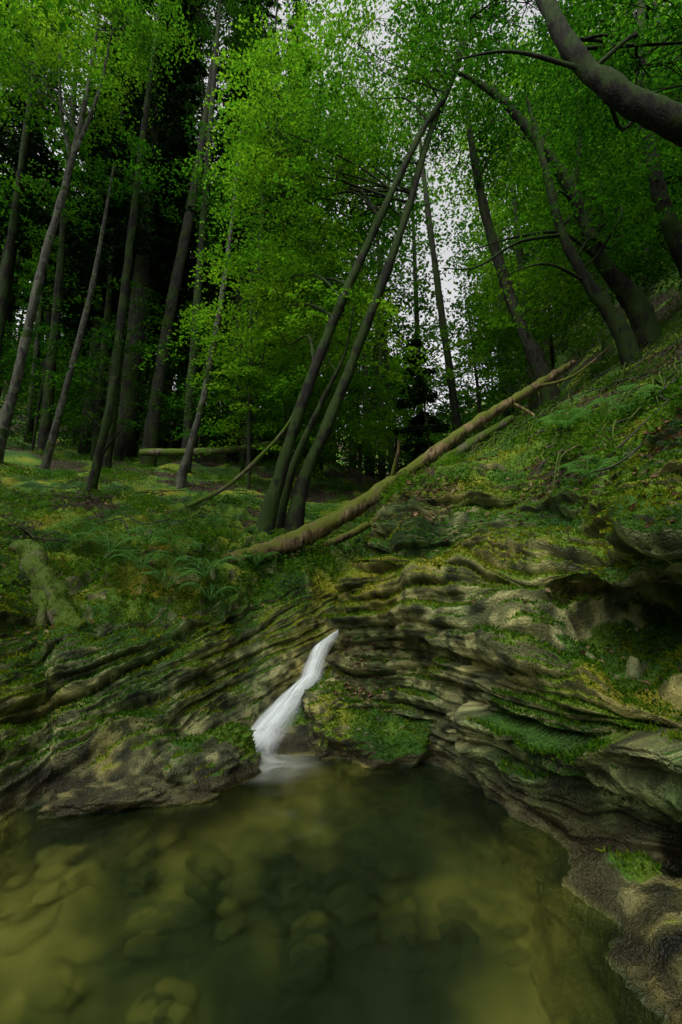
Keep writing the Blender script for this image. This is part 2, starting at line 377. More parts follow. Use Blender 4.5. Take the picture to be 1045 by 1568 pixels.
mr = g.n('ShaderNodeMixShader'); mr.inputs[0].default_value = .66; g.link(tr.outputs[0], mr.inputs[1]); g.link(rfr.outputs[0], mr.inputs[2])
df = g.n('ShaderNodeBsdfDiffuse'); df.inputs[0].default_value = (.030, .048, .016, 1)
mx0 = g.n('ShaderNodeMixShader'); mx0.inputs[0].default_value = .14; g.link(mr.outputs[0], mx0.inputs[1]); g.link(df.outputs[0], mx0.inputs[2])
gl = g.n('ShaderNodeBsdfGlossy'); gl.inputs['Roughness'].default_value = .17
fr = g.n('ShaderNodeFresnel'); fr.inputs['IOR'].default_value = 1.33
bm = g.bump(g.noise(2.2, 1, .4, dist=.6), .4, .10)
g.link(bm, gl.inputs['Normal']); g.link(bm, fr.inputs['Normal'])
mx = g.n('ShaderNodeMixShader'); g.link(fr.outputs[0], mx.inputs[0]); g.link(mx0.outputs[0], mx.inputs[1]); g.link(gl.outputs[0], mx.inputs[2])
g.out(mx.outputs[0]); MW = m
wx = np.linspace(-5, 2.9, 60); wy = np.linspace(-9, 5.05, 80)
X, Y = np.meshgrid(wx, wy, indexing='ij'); p = np.stack([X.ravel(), Y.ravel(), np.zeros(X.size)], 1)
build('pool_water', p, gfaces(60, 80), [MW])

# waterfall
def mat_fall(name, dens, sc):
    m, nt = newmat(name); g = G(nt)
    u, v = g.attr('u'), g.attr('v')
    cb = g.n('ShaderNodeCombineXYZ'); g.link(g.math('MULTIPLY', u, sc), cb.inputs[0]); g.link(g.math('MULTIPLY', v, 1.0), cb.inputs[1])
    st = g.noise(1.0, 2, .6, cb.outputs[0])
    e = g.math('MULTIPLY', g.math('MULTIPLY', u, g.math('SUBTRACT', 1.0, u)), 4.0)
    al = g.math('MULTIPLY', g.math('POWER', e, 1.4), g.ramp(st, [(.34, .3), (.6, 1.0)]))
    al = g.math('MULTIPLY', al, dens); al = g.math('MULTIPLY', al, g.attr('fade'))
    tr = g.n('ShaderNodeBsdfTransparent')
    d = g.n('ShaderNodeBsdfDiffuse'); d.inputs[0].default_value = (.88, .92, .92, 1)
    t = g.n('ShaderNodeBsdfTranslucent'); t.inputs[0].default_value = (.88, .92, .92, 1)
    ms = g.n('ShaderNodeMixShader'); ms.inputs[0].default_value = .3; g.link(d.outputs[0], ms.inputs[1]); g.link(t.outputs[0], ms.inputs[2])
    mx = g.n('ShaderNodeMixShader'); g.link(al, mx.inputs[0]); g.link(tr.outputs[0], mx.inputs[1]); g.link(ms.outputs[0], mx.inputs[2])
    g.out(mx.outputs[0]); return m
MFall = mat_fall('falling_water', .95, 6)
wf = empty('waterfall')
path = np.array([(.20,6.10,.85),(.05,5.82,.80),(-.22,5.50,.64),(-.46,5.20,.46),(-.62,4.98,.31),(-.75,4.78,.17),(-.84,4.62,.06),(-.88,4.50,-.02)])
wid = np.array([.18,.22,.30,.42,.54,.62,.66,.70])
t = np.linspace(0, len(path)-1, 90); P0 = crom(path, t)
near = np.concatenate([SC[0]['p'], SC[1]['p']]); near = near[(near[:, 0] > -1.5) & (near[:, 0] < .9) & (near[:, 1] > 4.2) & (near[:, 1] < 7.3)]
zz = []
for q in P0:
    kk = (near[:, 0]-q[0])**2+(near[:, 1]-q[1])**2 < .09**2
    zz.append(np.percentile(near[kk][:, 2], 85) if kk.any() else q[2])
zz = np.array(zz); zz = np.convolve(np.pad(zz, 6, 'edge'), np.ones(13)/13, 'valid')
zz = np.minimum(zz, P0[:, 2]+.2)
zz = np.maximum(zz, -.02); zz = np.maximum.accumulate(zz[::-1])[::-1]
P0[:, 2] = zz+.04; P0[-3:, 2] = np.minimum(P0[-3:, 2], [.05, .02, -.01])
side = unit(np.array([[.75, -.45, .12]]))[0]
for k in range(3):
    P = P0.copy(); w = np.interp(t, np.arange(len(wid)), wid)*(1-.2*k)
    u = np.linspace(0, 1, 24)
    V = P[:, None]+(u-.5)[None, :, None]*w[:, None, None]*side+np.array([-.1, -.3, .9])*(.018*k+.14*((u*(1-u)*4)-.4)[None, :, None]*w[:, None, None])
    V = V.reshape(-1, 3); V = V+(fbm(V*6+k*9, 2)*.035)[:, None]
    build('water_veil_%d' % (k+1), V, gfaces(90, 24), [MFall], attrs={'u': np.tile(u, 90), 'v': np.repeat(t, 24)+k*5, 'fade': np.repeat(ss(0, .7, t), 24)}, parent=wf)
m, nt = newmat('foam'); g = G(nt)
al = g.math('MULTIPLY', g.attr('fade'), g.ramp(g.noise(4, 2, .5, dist=1.0), [(.3, .3), (.7, 1.0)]))
tr = g.n('ShaderNodeBsdfTransparent'); d = g.n('ShaderNodeBsdfDiffuse'); d.inputs[0].default_value = (.6, .62, .55, 1)
mx = g.n('ShaderNodeMixShader'); g.link(al, mx.inputs[0]); g.link(tr.outputs[0], mx.inputs[1]); g.link(d.outputs[0], mx.inputs[2]); g.out(mx.outputs[0])
rr = np.linspace(0, 1, 30); an = np.linspace(0, 2*np.pi, 48)
Rr, An = np.meshgrid(rr, an, indexing='ij')
V = np.stack([-.72+Rr*np.cos(An)*.55+Rr*.1, 4.34+Rr*np.sin(An)*.48, np.full(Rr.shape, .006)+.04*(1-Rr)**2], -1).reshape(-1, 3)
build('foam', V, gfaces(30, 48), [m], attrs={'fade': (.95*(1-Rr)**1.4).ravel()}, parent=wf)

# ------------------------------------------------------------------ boulders
def boulder(name, c, r, seed, rot=0, mb=0.0):
    nu, nv = 120, 70
    a = np.linspace(0, 2*np.pi, nu); b = np.linspace(-np.pi/2, np.pi/2, nv)
    A, B = np.meshgrid(a, b, indexing='ij')
    S = np.stack([np.cos(A)*np.cos(B), np.sin(A)*np.cos(B), np.sin(B)], -1)
    S = np.sign(S)*np.abs(S)**.75
    s = S.reshape(-1, 3); k = 1+.5*fbm(s*1.3+seed, 3)+.16*fbm(s*4+seed, 3)
    s = s*k[:, None]*np.array(r); cs, sn = math.cos(rot), math.sin(rot)
    s = np.stack([s[:, 0]*cs-s[:, 1]*sn, s[:, 0]*sn+s[:, 1]*cs, s[:, 2]], 1)
    p = s+np.array(c); h = p@unit(np.array([-.3, .1, .95]))/.05+.5*vn(p*4); f = h-np.floor(h)
    p = p+unit(s)*(.02*(1-np.abs(2*f-1)**4))[:, None]+unit(s)*(fbm(p*14, 3)*.02)[:, None]
    P = p.reshape(nu, nv, 3); N = gnormal(P); ar = np.linalg.norm(N, axis=2); N = N/(ar[..., None]+1e-9); n = N.reshape(-1, 3)
    moss = ss(.3, .8, n[:, 2]*.6+.5*fbm(p*4+seed, 3)+mb)*ss(.03, .12, p[:, 2])
    build(name, p, gfaces(nu, nv), [MG], attrs=ga(p, moss, moss*0))
    SC.append(dict(p=p, n=n, a=ar.ravel(), moss=moss, soil=moss*0, tv=np.full(len(p), 0.), K=9, rock=np.ones(len(p))))
boulder('boulder', (-1.12, 4.0, .04), (.44, .24, .22), 3, .6, mb=.05)
boulder('boulder', (-.98, 4.3, .14), (.2, .16, .16), 8, .2, mb=.5)
boulder('boulder', (-1.55, 3.66, -.01), (.50, .20, .12), 12, .35, mb=-.9)
boulder('boulder', (.35, 4.66, .06), (.50, .36, .28), 23, .2, mb=.45)
boulder('boulder', (.0, 4.95, .20), (.40, .34, .28), 28, .6, mb=.2)

a = Acc()
def draped(xs, lift):
    return [(x, y, gz(x, y, .14, 60)+l) for (x, y), l in zip(xs, lift)]
for pts, r in ((draped([(-4.2, 5.9), (-3.8, 5.5), (-3.45, 5.2), (-3.12, 4.95), (-2.82, 4.78), (-2.55, 4.62)], [.02, .12, .16, .16, .13, .0]), [.10, .12, .13, .12, .10, .05]),
               (draped([(-3.3, 5.1), (-3.1, 4.85), (-2.95, 4.65)], [.08, .06, .0]), [.10, .09, .05])):
    V, F = tube(pts, r, 28, 30, .25, 6); V = V+(fbm(V*2.5, 3)*.05)[:, None]; a.add(V, F)
ob = a.out('mossy_tree_root', [M_root])
nv_ = len(ob.data.vertices); nn = np.empty(nv_*3, np.float32); ob.data.vertices.foreach_get('normal', nn); nn = nn.reshape(-1, 3).astype(float)
SC.append(dict(p=np.concatenate(a.V), n=nn, a=np.full(nv_, 5e-5), moss=.3+.7*ss(-.3, .3, nn[:, 2]), soil=np.zeros(nv_), tv=np.zeros(nv_), K=9, rock=np.ones(nv_)))

# ------------------------------------------------------------------ scatter
def pick(w, idxs, n):
    P, Nn = [], []
    W = [w(SC[i])*SC[i]['a'] for i in idxs]; tot = sum(x.sum() for x in W)
    for i, x in zip(idxs, W):
        k = int(n*x.sum()/tot)
        if k < 1: continue
        c = np.cumsum(x); j = np.searchsorted(c, rng.random(k)*c[-1]); j = np.clip(j, 0, len(x)-1)
        P.append(SC[i]['p'][j]+rng.normal(size=(k, 3))*(np.sqrt(SC[i]['a'][j])*.5)[:, None]*np.array([1, 1, .1])); Nn.append(SC[i]['n'][j])
    return np.concatenate(P), np.concatenate(Nn)
def camw(s, k=.05): return 1/(1+np.sum((s['p']-np.array([0, 0, 1.5]))**2, 1)*k)
allS = list(range(len(SC)))
P, N = pick(lambda s: (s['moss'] > .5)*(1-s['soil']*.7)*(s['n'][:, 2] > -.1)*(s['p'][:, 1] < 10)*(s['p'][:, 1] > 1)*(s['p'][:, 2] > .05)/(1+(np.abs(s['p'][:, 1])/4)**2.5), [i for i in allS if i != 2], 400000)
A = unit(N+rng.normal(size=P.shape)*.6+np.array([0, 0, .2])); L = rng.uniform(.010, .030, len(P))[:, None]*(1+P[:, 1:2]*.05)
B = unit(np.cross(A, rng.normal(size=P.shape)))*.004*(1+P[:, 1:2]*.18)
V = np.stack([P-B, P+B, P+A*L+B*.3, P+A*L-B*.3], 1).reshape(-1, 3)
leaf_build('moss', V, np.arange(len(V)).reshape(-1, 4), [M_mossb], fs=1.7)
P, N = pick(lambda s: (s['soil']+.10*(s['moss'])*(s['tv'] > 4))*(s['n'][:, 2] > .3)*camw(s, .03)*(s['p'][:, 2] > .9), allS, 56000)
V, F = leaf_quads(P+N*.012, .066, .042, 1.2)
extra = rng.normal(size=(900, 3))*np.array([.17, .16, 0])+np.array([.26, 5.0, 0])
k0 = np.concatenate([SC[0]['p'], SC[6]['p'], SC[7]['p']])
sub = k0[(k0[:, 0] > -.5) & (k0[:, 0] < 1.1) & (k0[:, 1] > 4.3) & (k0[:, 1] < 5.6) & (k0[:, 2] < 1.0)][::4]
ez = []
for e in extra:
    d = (sub[:, 0]-e[0])**2+(sub[:, 1]-e[1])**2; kk = np.argsort(d)[:6]; ez.append(sub[kk, 2].max()+.012)
extra[:, 2] = ez
V2, F2 = leaf_quads(extra, .055, .036, 1.2)
leaf_build('leaf_litter', np.concatenate([V, V2]), np.concatenate([F, F2+len(V)]), [M_litter], fs=2)
P, N = pick(lambda s: ss(-.1, .3, fbm(s['p']*1.3+11, 3))*(s['n'][:, 2] > .2)*camw(s, .02)*ss(1.2, 1.9, s['p'][:, 2])*(s['rock'] < .8), allS, 36000)
C = np.repeat(P, 5, 0)+rng.normal(size=(len(P)*5, 3))*np.array([.06, .06, .02]); C[:, 2] += rng.uniform(.02, .18, len(C))
V, F = leaf_quads(C, .058, .038, .8)
leaf_build('undergrowth', V, F, [M_herb], fs=1.5)
def fern(x, y, s, seed=0):
    r = np.random.default_rng(seed); LV = []; z = gz(x, y, .2, 95)+.02
    for i in range(9):
        a = i*2*math.pi/9+r.uniform(-.2, .2); d = np.array([math.cos(a), math.sin(a), 0]); L = s*r.uniform(.75, 1.1)
        pts = np.array([np.array([x, y, z])+d*L*t+np.array([0, 0, L*(1.7*t-1.5*t*t)]) for t in (0, .25, .5, .75, 1)])
        t = np.linspace(0, 4, 12); P = crom(pts, t); sd = np.cross(d, [0, 0, 1])
        LV.append(np.stack([P[:-1]-sd*.004, P[:-1]+sd*.004, P[1:]+sd*.003, P[1:]-sd*.003], 1).reshape(-1, 3))
        t = np.linspace(.3, 3.98, 26); P = crom(pts, t)
        for sg in (-1, 1):
            ln = (L*.24*np.sin(np.pi*np.clip(t/4*.92+.1, 0, 1)))[:, None]
            tip = P+sg*sd*ln+d*ln*.35-np.array([0, 0, 1])*ln*.15; w = d*L*.019
            LV.append(np.stack([P-w, P+w, tip+w*.25, tip-w*.25], 1).reshape(-1, 3))
    V = np.concatenate(LV); leaf_build('fern', V, np.arange(len(V)).reshape(-1, 4), [M_fern], 3)
for i, (x, y, s) in enumerate([(-2.0, 5.3, .56), (-1.7, 5.75, .5), (-2.45, 5.6, .5), (-3.6, 6.3, .5), (2.6, 4.6, .40), (3.6, 5.4, .45), (-1.5, 5.3, .4), (3.2, 6.2, .45), (-1.2, 6.5, .38), (-3.0, 5.9, .5), (-2.2, 6.2, .5), (-2.8, 6.6, .45)]):
    fern(x, y, s, seed=i)

# ------------------------------------------------------------------ logs, twigs
V, F = tube([(-1.75, 6.8, 1.92), (-.6, 7.2, 2.35), (.9, 7.9, 3.40), (2.6, 8.6, 4.75), (4.0, 9.2, 5.75), (5.4, 9.8, 6.75)], [.14, .15, .13, .115, .10, .08], 18, 24, .22, 5)
a = Acc(); a.add(V, F)
for q in ([(.9, 7.9, 3.5), (1.0, 7.7, 3.9), (1.0, 7.6, 4.1)], [(4.2, 9.3, 5.9), (5.0, 9.2, 6.1), (6.0, 9.4, 6.9)], [(3.6, 9, 5.4), (3.9, 8.7, 5.0), (4.1, 8.6, 4.5)]):
    V, F = tube(q, [.04, .03, .015], 6, 5, .1); a.add(V, F)
a.out('fallen_log', [M_log])
V, F = tube([(-.9, 7.5, 2.05), (.2, 8.2, 2.55), (1.5, 8.9, 3.45), (2.6, 9.6, 4.25)], [.05, .07, .07, .05], 10, 14, .2, 5); build('fallen_log', V, F, [M_log])
V, F = tube([(1.4, 10.6, 3.7), (2.2, 11, 4.45), (3.3, 11.3, 5.25), (4.6, 11.6, 6.1)], [.13, .14, .13, .1], 10, 12, .15); build('fallen_log', V, F, [M_root])
V, F = tube([(-6.4, 14, 5.9), (-4, 13.7, 5.85), (-1.8, 13.6, 6.1)], [.12, .12, .08], 10, 12, .12); build('fallen_log', V, F, [M_root])
V, F = tube([(-3.3, 9.6, 3.3), (-2.4, 9.8, 3.9), (-1.3, 10, 5.2), (-.9, 10, 6.2)], [.05, .05, .04, .02], 8, 10, .15); build('leaning_branch', V, F, [M_root])
a = Acc()
for i in range(110):
    x = rng.uniform(2.2, 7); y = rng.uniform(3.8, 10.5)
    if i > 65: x = rng.uniform(-6, -1.5); y = rng.uniform(6, 12)
    th = rng.uniform(0, 6.28); L = rng.uniform(.3, 1.3)
    pts = []
    for t in (0, .4, .75, 1):
        xx = x+math.cos(th)*L*t+rng.normal()*.06; yy = y+math.sin(th)*L*t+rng.normal()*.06
        pts.append((xx, yy, gz(xx, yy, .15)+.03+rng.uniform(0, .14)))
    V, F = tube(pts, [.016, .012, .008, .004], 5, 4, .1); a.add(V, F)
a.out('fallen_twigs', [M_barkl])
a = Acc()
for i in range(90):
    x = rng.uniform(2.8, 6.5); y = rng.uniform(5.2, 9); z = gz(x, y)
    p0 = np.array([x, y, z+.02]); d = np.array([-.5, -.55, -.35])*rng.uniform(.4, 1.4)
    pts = [p0, p0+d*.3+np.array([0, 0, .06]), p0+d*.7+rng.normal(size=3)*.06, p0+d+rng.normal(size=3)*.1-np.array([0, 0, .2])]
    V, F = tube(pts, [.018, .014, .009, .004], 5, 5, .1); a.add(V, F)
a.out('exposed_roots', [M_root])

# ------------------------------------------------------------------ trees
def sprays(base, head, L, nleaf, leaf, wfac=.55):
    n = len(base); b = np.repeat(base, nleaf, 0); hd = np.repeat(head, nleaf); LL = np.repeat(L, nleaf)
    K = 7; t = (rng.integers(0, K, len(b))+.5)/K; s = rng.uniform(-1, 1, len(b)); s = np.sign(s)*np.abs(s)**.7
    w = wfac*(1.05-.75*t)*LL
    ax = np.stack([np.cos(hd), np.sin(hd), 0*hd], 1); sd = np.stack([-np.sin(hd), np.cos(hd), 0*hd], 1)
    tilt = np.repeat(rng.normal(size=n)*.22, nleaf); roll = np.repeat(rng.normal(size=n)*.22, nleaf)
    fw = (t+np.abs(s)*.35)*LL
    C = b+ax*fw[:, None]+sd*(s*w)[:, None]; C[:, 2] += tilt*fw+roll*s*w-.28*(fw**2)/(LL+1e-6)-.10*np.abs(s)*w
    C += rng.normal(size=C.shape)*leaf*.4
    return C
def tree(name, trunk, rad, blobs, leaf=.10, nleaf=90, mat=None, bark=None, L=1.05, limbs=(), ext=2.0, mult=1.4):
    e = empty(name); bark = bark or M_bark; mat = mat or M_beech
    tr = np.asarray(trunk, float)
    if ext:
        d = tr[0]-tr[1]; d = d/np.linalg.norm(d); d = unit(d*np.array([.3, .3, 1]))
        tr = np.concatenate([[tr[0]+d*ext], tr]); rad = [rad[0]*1.25]+list(rad)
    V, F = tube(tr, rad, 12, 12, .14, 3.5)
    build('trunk', V, F, [bark], parent=e)
    a = Acc(); LC = []
    for q, r in limbs:
        V, F = tube(q, r, 7, 8, .1); a.add(V, F)
    tt = np.linspace(0, len(tr)-1, 80); TP = crom(tr, tt); TR = np.interp(tt, np.linspace(0, len(tr)-1, len(rad)), rad)
    for c, r, n in blobs:
        n = int(n*mult); c = np.array(c, float)
        u = unit(rng.normal(size=(n, 3)))*rng.random((n, 1))**.45
        b = c+u*np.array(r)
        out = b-c; head = np.arctan2(out[:, 1], out[:, 0])+rng.normal(size=n)*.9
        LS = L*rng.uniform(.6, 1.3, n)
        LC.append(sprays(b, head, LS, nleaf, leaf))
        nl = max(1, n//16); hubs = []
        for q in range(nl):
            hub = c+unit(rng.normal(size=3))*np.array(r)*.45
            k = int(np.argmin(np.abs(TP[:, 2]-(hub[2]-.5*np.linalg.norm(hub[:2]-TP[np.argmin(np.abs(TP[:, 2]-hub[2]))][:2])-rng.uniform(0, 1.2)))))
            r0 = min(.04, TR[k]*.4); d = hub-TP[k]; ln = np.linalg.norm(d)
            pts = [TP[k], TP[k]+d*.3+rng.normal(size=3)*.06*ln+np.array([0, 0, .05*ln]), TP[k]+d*.65+rng.normal(size=3)*.06*ln, hub]
            V, F = tube(pts, [r0, r0*.75, r0*.5, r0*.3], 6, 5, .1, cap=False); a.add(V, F); hubs.append((hub, r0*.3))
        for j in range(n):
            ax = np.array([math.cos(head[j]), math.sin(head[j]), -.2])
            if rng.random() < .4:
                hub, r0 = hubs[rng.integers(len(hubs))]; d = b[j]-hub
                pts = [hub, hub+d*.5+rng.normal(size=3)*.12*np.linalg.norm(d), b[j], b[j]+ax*LS[j]*.8]
                V, F = tube(pts, [r0, r0*.7, r0*.45, .003], 4, 3, 0, cap=False); a.add(V, F)
    if a.n: a.out('branches', [bark], parent=e)
    if LC:
        V, F = leaf_quads(np.concatenate(LC), leaf, leaf*.66, 1.1); leaf_build('foliage', V, F, [mat], parent=e)
    return e
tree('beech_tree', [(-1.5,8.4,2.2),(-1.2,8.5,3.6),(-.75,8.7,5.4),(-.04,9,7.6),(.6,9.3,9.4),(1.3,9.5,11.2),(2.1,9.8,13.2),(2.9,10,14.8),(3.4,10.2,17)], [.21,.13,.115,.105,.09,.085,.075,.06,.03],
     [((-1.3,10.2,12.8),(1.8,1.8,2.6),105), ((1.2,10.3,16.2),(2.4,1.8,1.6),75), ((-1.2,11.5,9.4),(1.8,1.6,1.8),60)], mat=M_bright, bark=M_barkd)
tree('beech_tree', [(-.95,8.7,2.3),(-.75,8.8,3.7),(-.25,9,5.0),(.55,9.3,7.35),(1.1,9.5,9.0),(1.6,9.7,10.6),(2.35,10,13.4),(3.2,10.2,15.7),(3.8,10.4,18)], [.21,.13,.12,.11,.10,.09,.08,.06,.03],
     [((.2,11.3,13.0),(2.0,1.8,2.2),65), ((3.2,10.5,17.8),(2.0,1.8,1.2),36)], bark=M_barkd)
tree('beech_tree', [(-1.25,8.9,2.3),(-1.05,9.0,3.8),(-.4,9.3,5.6),(.1,9.6,6.9),(.3,9.8,8.2)], [.14,.09,.06,.035,.02], [((-.2,10.5,7.8),(1.2,1.2,1.0),18)], mat=M_bright, bark=M_barkd)
for (x, y, h, r, n, mt) in [(-1.6,13,4.5,1.5,42,M_bright),(.6,13.5,4.0,1.5,42,M_bright),(-3.2,14,5,1.6,40,M_beech),(2.0,15.5,3.5,1.3,22,M_bright),(-.8,16,8,2.2,60,M_bright),(-5.2,16,6,2.0,36,M_far_shaded),(4.6,14,5.5,1.8,40,M_bright),(6.5,13,4.5,1.6,34,M_bright),(-8,15,6,2,36,M_far_shaded),(-2.6,12.5,7.5,1.7,46,M_bright),(-12,17,5,2,36,M_far_shaded),(-14.5,15,5,2,36,M_far_shaded)]:
    z = gz(x, y, .6); lx = rng.normal()*.4
    tree('beech_sapling', [(x,y,z-.2),(x+lx*.3,y,z+h*.4),(x+lx*.6,y,z+h*.75),(x+lx,y,z+h*1.1)], [.06,.05,.035,.01],
         [((x+lx*.5,y,z+h*.66),(r,r*.9,h*.48),n)], mat=mt, leaf=.11, nleaf=80, ext=.5)
tree('beech_tree', [(-9.5,12,5.0),(-9.2,12,7.0),(-9.0,12,9.2),(-8.8,12,11.3),(-8.35,12,14.6),(-8.1,12,17.5),(-8.0,12,20.5)], [.20,.13,.12,.11,.09,.07,.03],
     [((-9.4,11.5,17.6),(1.8,1.5,1.6),62), ((-7.6,12.2,20.5),(1.9,1.4,1.3),56)], mat=M_bright, bark=M_barkl,
     limbs=[([(-8.35,12,14.6),(-8.8,11.9,16.4),(-9.0,11.8,18.5)], [.07,.05,.02]), ([(-8.3,12,14.9),(-7.7,11.9,17),(-7.4,11.8,19.5)], [.07,.05,.02])])
tree('birch_tree', [(-8.75,13,4.9),(-8.5,13,6.8),(-8.2,13,8.8),(-7.87,13,11.5),(-7.6,13,15.7)], [.12,.09,.085,.075,.03], [((-7.6,13.5,15.5),(1.4,1.2,1.4),18)], bark=M_barkl)
tree('beech_tree', [(-4.35,12,4.3),(-4.1,12,5.6),(-3.8,12,7.2),(-3.4,12.1,11.2),(-3.2,12.2,16)], [.15,.10,.095,.08,.03], [((-3.6,13,15),(1.2,1.2,1.6),20)], bark=M_barkl, mat=M_far_shaded)
tree('beech_tree', [(-6.65,15,4.9),(-6.5,15,7.5),(-6.2,15,11.4),(-5.6,15.2,17.9),(-5.2,15.4,25)], [.32,.23,.20,.16,.08], [((-6.0,15.5,26),(3,2,2.4),60)], bark=M_bark, mat=M_far_shaded)
tree('broken_tree', [(-5.8,10.2,3.2),(-5.65,10.2,4.5),(-5.5,10.2,5.6),(-5.45,10.25,6.6)], [.16,.10,.09,.05], [], bark=M_barkd,
     limbs=[([(-5.6,10.2,4.6),(-5.2,10,5.0),(-5.0,9.9,5.2)], [.03,.02,.01]), ([(-5.5,10.2,5.2),(-5.9,10,5.6),(-6.0,9.9,5.9)], [.03,.02,.01])])
tree('beech_tree', [(5.6,11.5,6.9),(5.1,11.6,8.6),(4.75,11.8,10.3),(4.4,12,12.6),(4.1,12,15),(4.0,12.2,18)], [.26,.16,.15,.13,.11,.04],
     [((5.8,12.4,9.8),(1.7,1.4,1.3),40), ((6.0,12.5,16.5),(2.0,1.8,1.6),48)], bark=M_bark, mat=M_bright)
tree('beech_tree', [(3.9,14,4.8),(3.65,14,8),(3.4,14.2,11.5),(3.1,14.4,16),(2.9,14.5,20)], [.18,.13,.12,.09,.03], [((3.6,15,8.4),(1.4,1.4,1.2),20), ((2.2,14.8,20.0),(1.8,1.6,1.2),24)], bark=M_bark)
tree('beech_tree', [(6.9,9.6,8.0),(6.2,9.6,9.2),(5.6,9.5,11.0),(4.8,9.5,12.6),(3.9,9.5,13.9),(2.9,9.6,14.8)], [.24,.16,.14,.12,.09,.03],
     [((5.6,10.5,14.2),(1.6,1.5,1.2),44), ((3.0,10,15.8),(1.3,1.2,.8),20)], bark=M_barkd,
     limbs=[([(5.6,9.5,11.0),(5.9,9.4,12.8),(5.8,9.4,15)], [.09,.07,.03]), ([(6.2,9.6,9.2),(5.2,9.4,9.8),(4.0,9.3,9.6),(3.0,9.2,9.2)], [.05,.035,.025,.01])])
tree('beech_tree', [(6.1,9.0,6.9),(5.5,9.1,8.3),(5.1,9.2,9.6),(4.9,9.3,11.4),(4.6,9.4,14)], [.18,.11,.10,.085,.03], [((6.4,9.8,10.6),(1.6,1.4,1.3),46)], bark=M_barkd,
     limbs=[([(5.1,9.2,9.6),(4.0,9.1,9.3),(3.0,9,8.6),(2.2,8.9,8.5)], [.045,.035,.02,.008]), ([(5.5,9.1,8.3),(4.5,8.9,8.6),(3.4,8.8,8.2)], [.035,.025,.01])])
tree('beech_tree', [(7.8,9.0,8.0),(7.3,8.8,9.4),(7.0,8.7,10.8),(6.9,8.6,13),(7.2,8.5,16)], [.22,.16,.14,.12,.05], [((7.2,9.5,13.0),(1.9,1.6,1.6),66), ((8.0,9.4,10.0),(1.2,1.2,1.1),30)], bark=M_barkd)
tree('beech_tree', [(8.2,5.4,6.4),(6.6,5.1,6.6),(5.4,5.0,6.9),(4.5,5.0,7.5),(3.85,5.2,8.3),(3.4,5.4,9.3),(3.15,5.6,10.7),(3.0,5.9,12.5)], [.30,.22,.18,.165,.15,.13,.11,.06],
     [((5.8,6.8,11.0),(1.7,1.2,1.3),60), ((3.3,7.2,12.8),(1.6,1.0,.7),34)], bark=M_barkd, leaf=.08,
     limbs=[([(4.5,5.0,7.5),(5.0,5.4,8.6),(5.6,5.8,9.8)], [.06,.045,.02]), ([(3.6,5.3,8.8),(2.6,5.6,9.6),(1.8,6,10)], [.04,.025,.01])])
for (x, y, H, r, n, mt) in [(-11.5,14,22,2.2,70,M_far_shaded),(-9.5,17,24,2.2,60,M_far_shaded),(-4.0,18,22,2.0,50,M_far_shaded),(-.8,15.5,18,2.2,95,M_bright),
        (7.2,16,15,2.4,85,M_bright),(9.2,14.5,13,2.4,90,M_bright),(10.5,11.5,10,2.2,80,M_beech),(-13,11,18,2.2,60,M_beech),(9,18.5,17,2.6,85,M_beech),(-6.8,20,24,2.2,50,M_far_shaded),(12,16,14,2.6,80,M_beech),
        (-10.2,15,24,1.6,24,M_far_shaded),(-7.4,13.8,23,1.4,18,M_far_shaded),(-5.0,14.2,24,1.4,18,M_far_shaded),(-3.4,16,22,1.6,24,M_far_shaded),(-8.6,18,26,1.6,20,M_far_shaded)]:
    z = gz(x, y, .6); lx = rng.normal()*.6
    top = n < 30
    bl = [((x+lx*.6,y,z+H*(.92 if top else .80)),(r*1.1,r,H*(.10 if top else .2)),int(n*(1 if top else .65)))]
    if not top: bl.append(((x+lx*.4+rng.normal()*.6,y+.3,z+H*.45),(r,r,H*.15),int(n*.35)))
    tree('beech_tree', [(x,y,z-.3),(x+lx*.2,y,z+H*.3),(x+lx*.5,y,z+H*.6),(x+lx,y,z+H)], [.19,.13,.10,.03], bl, mat=mt, leaf=.13, nleaf=80, L=1.3, mult=1.25, bark=M_barkd if x < 0 else M_bark)
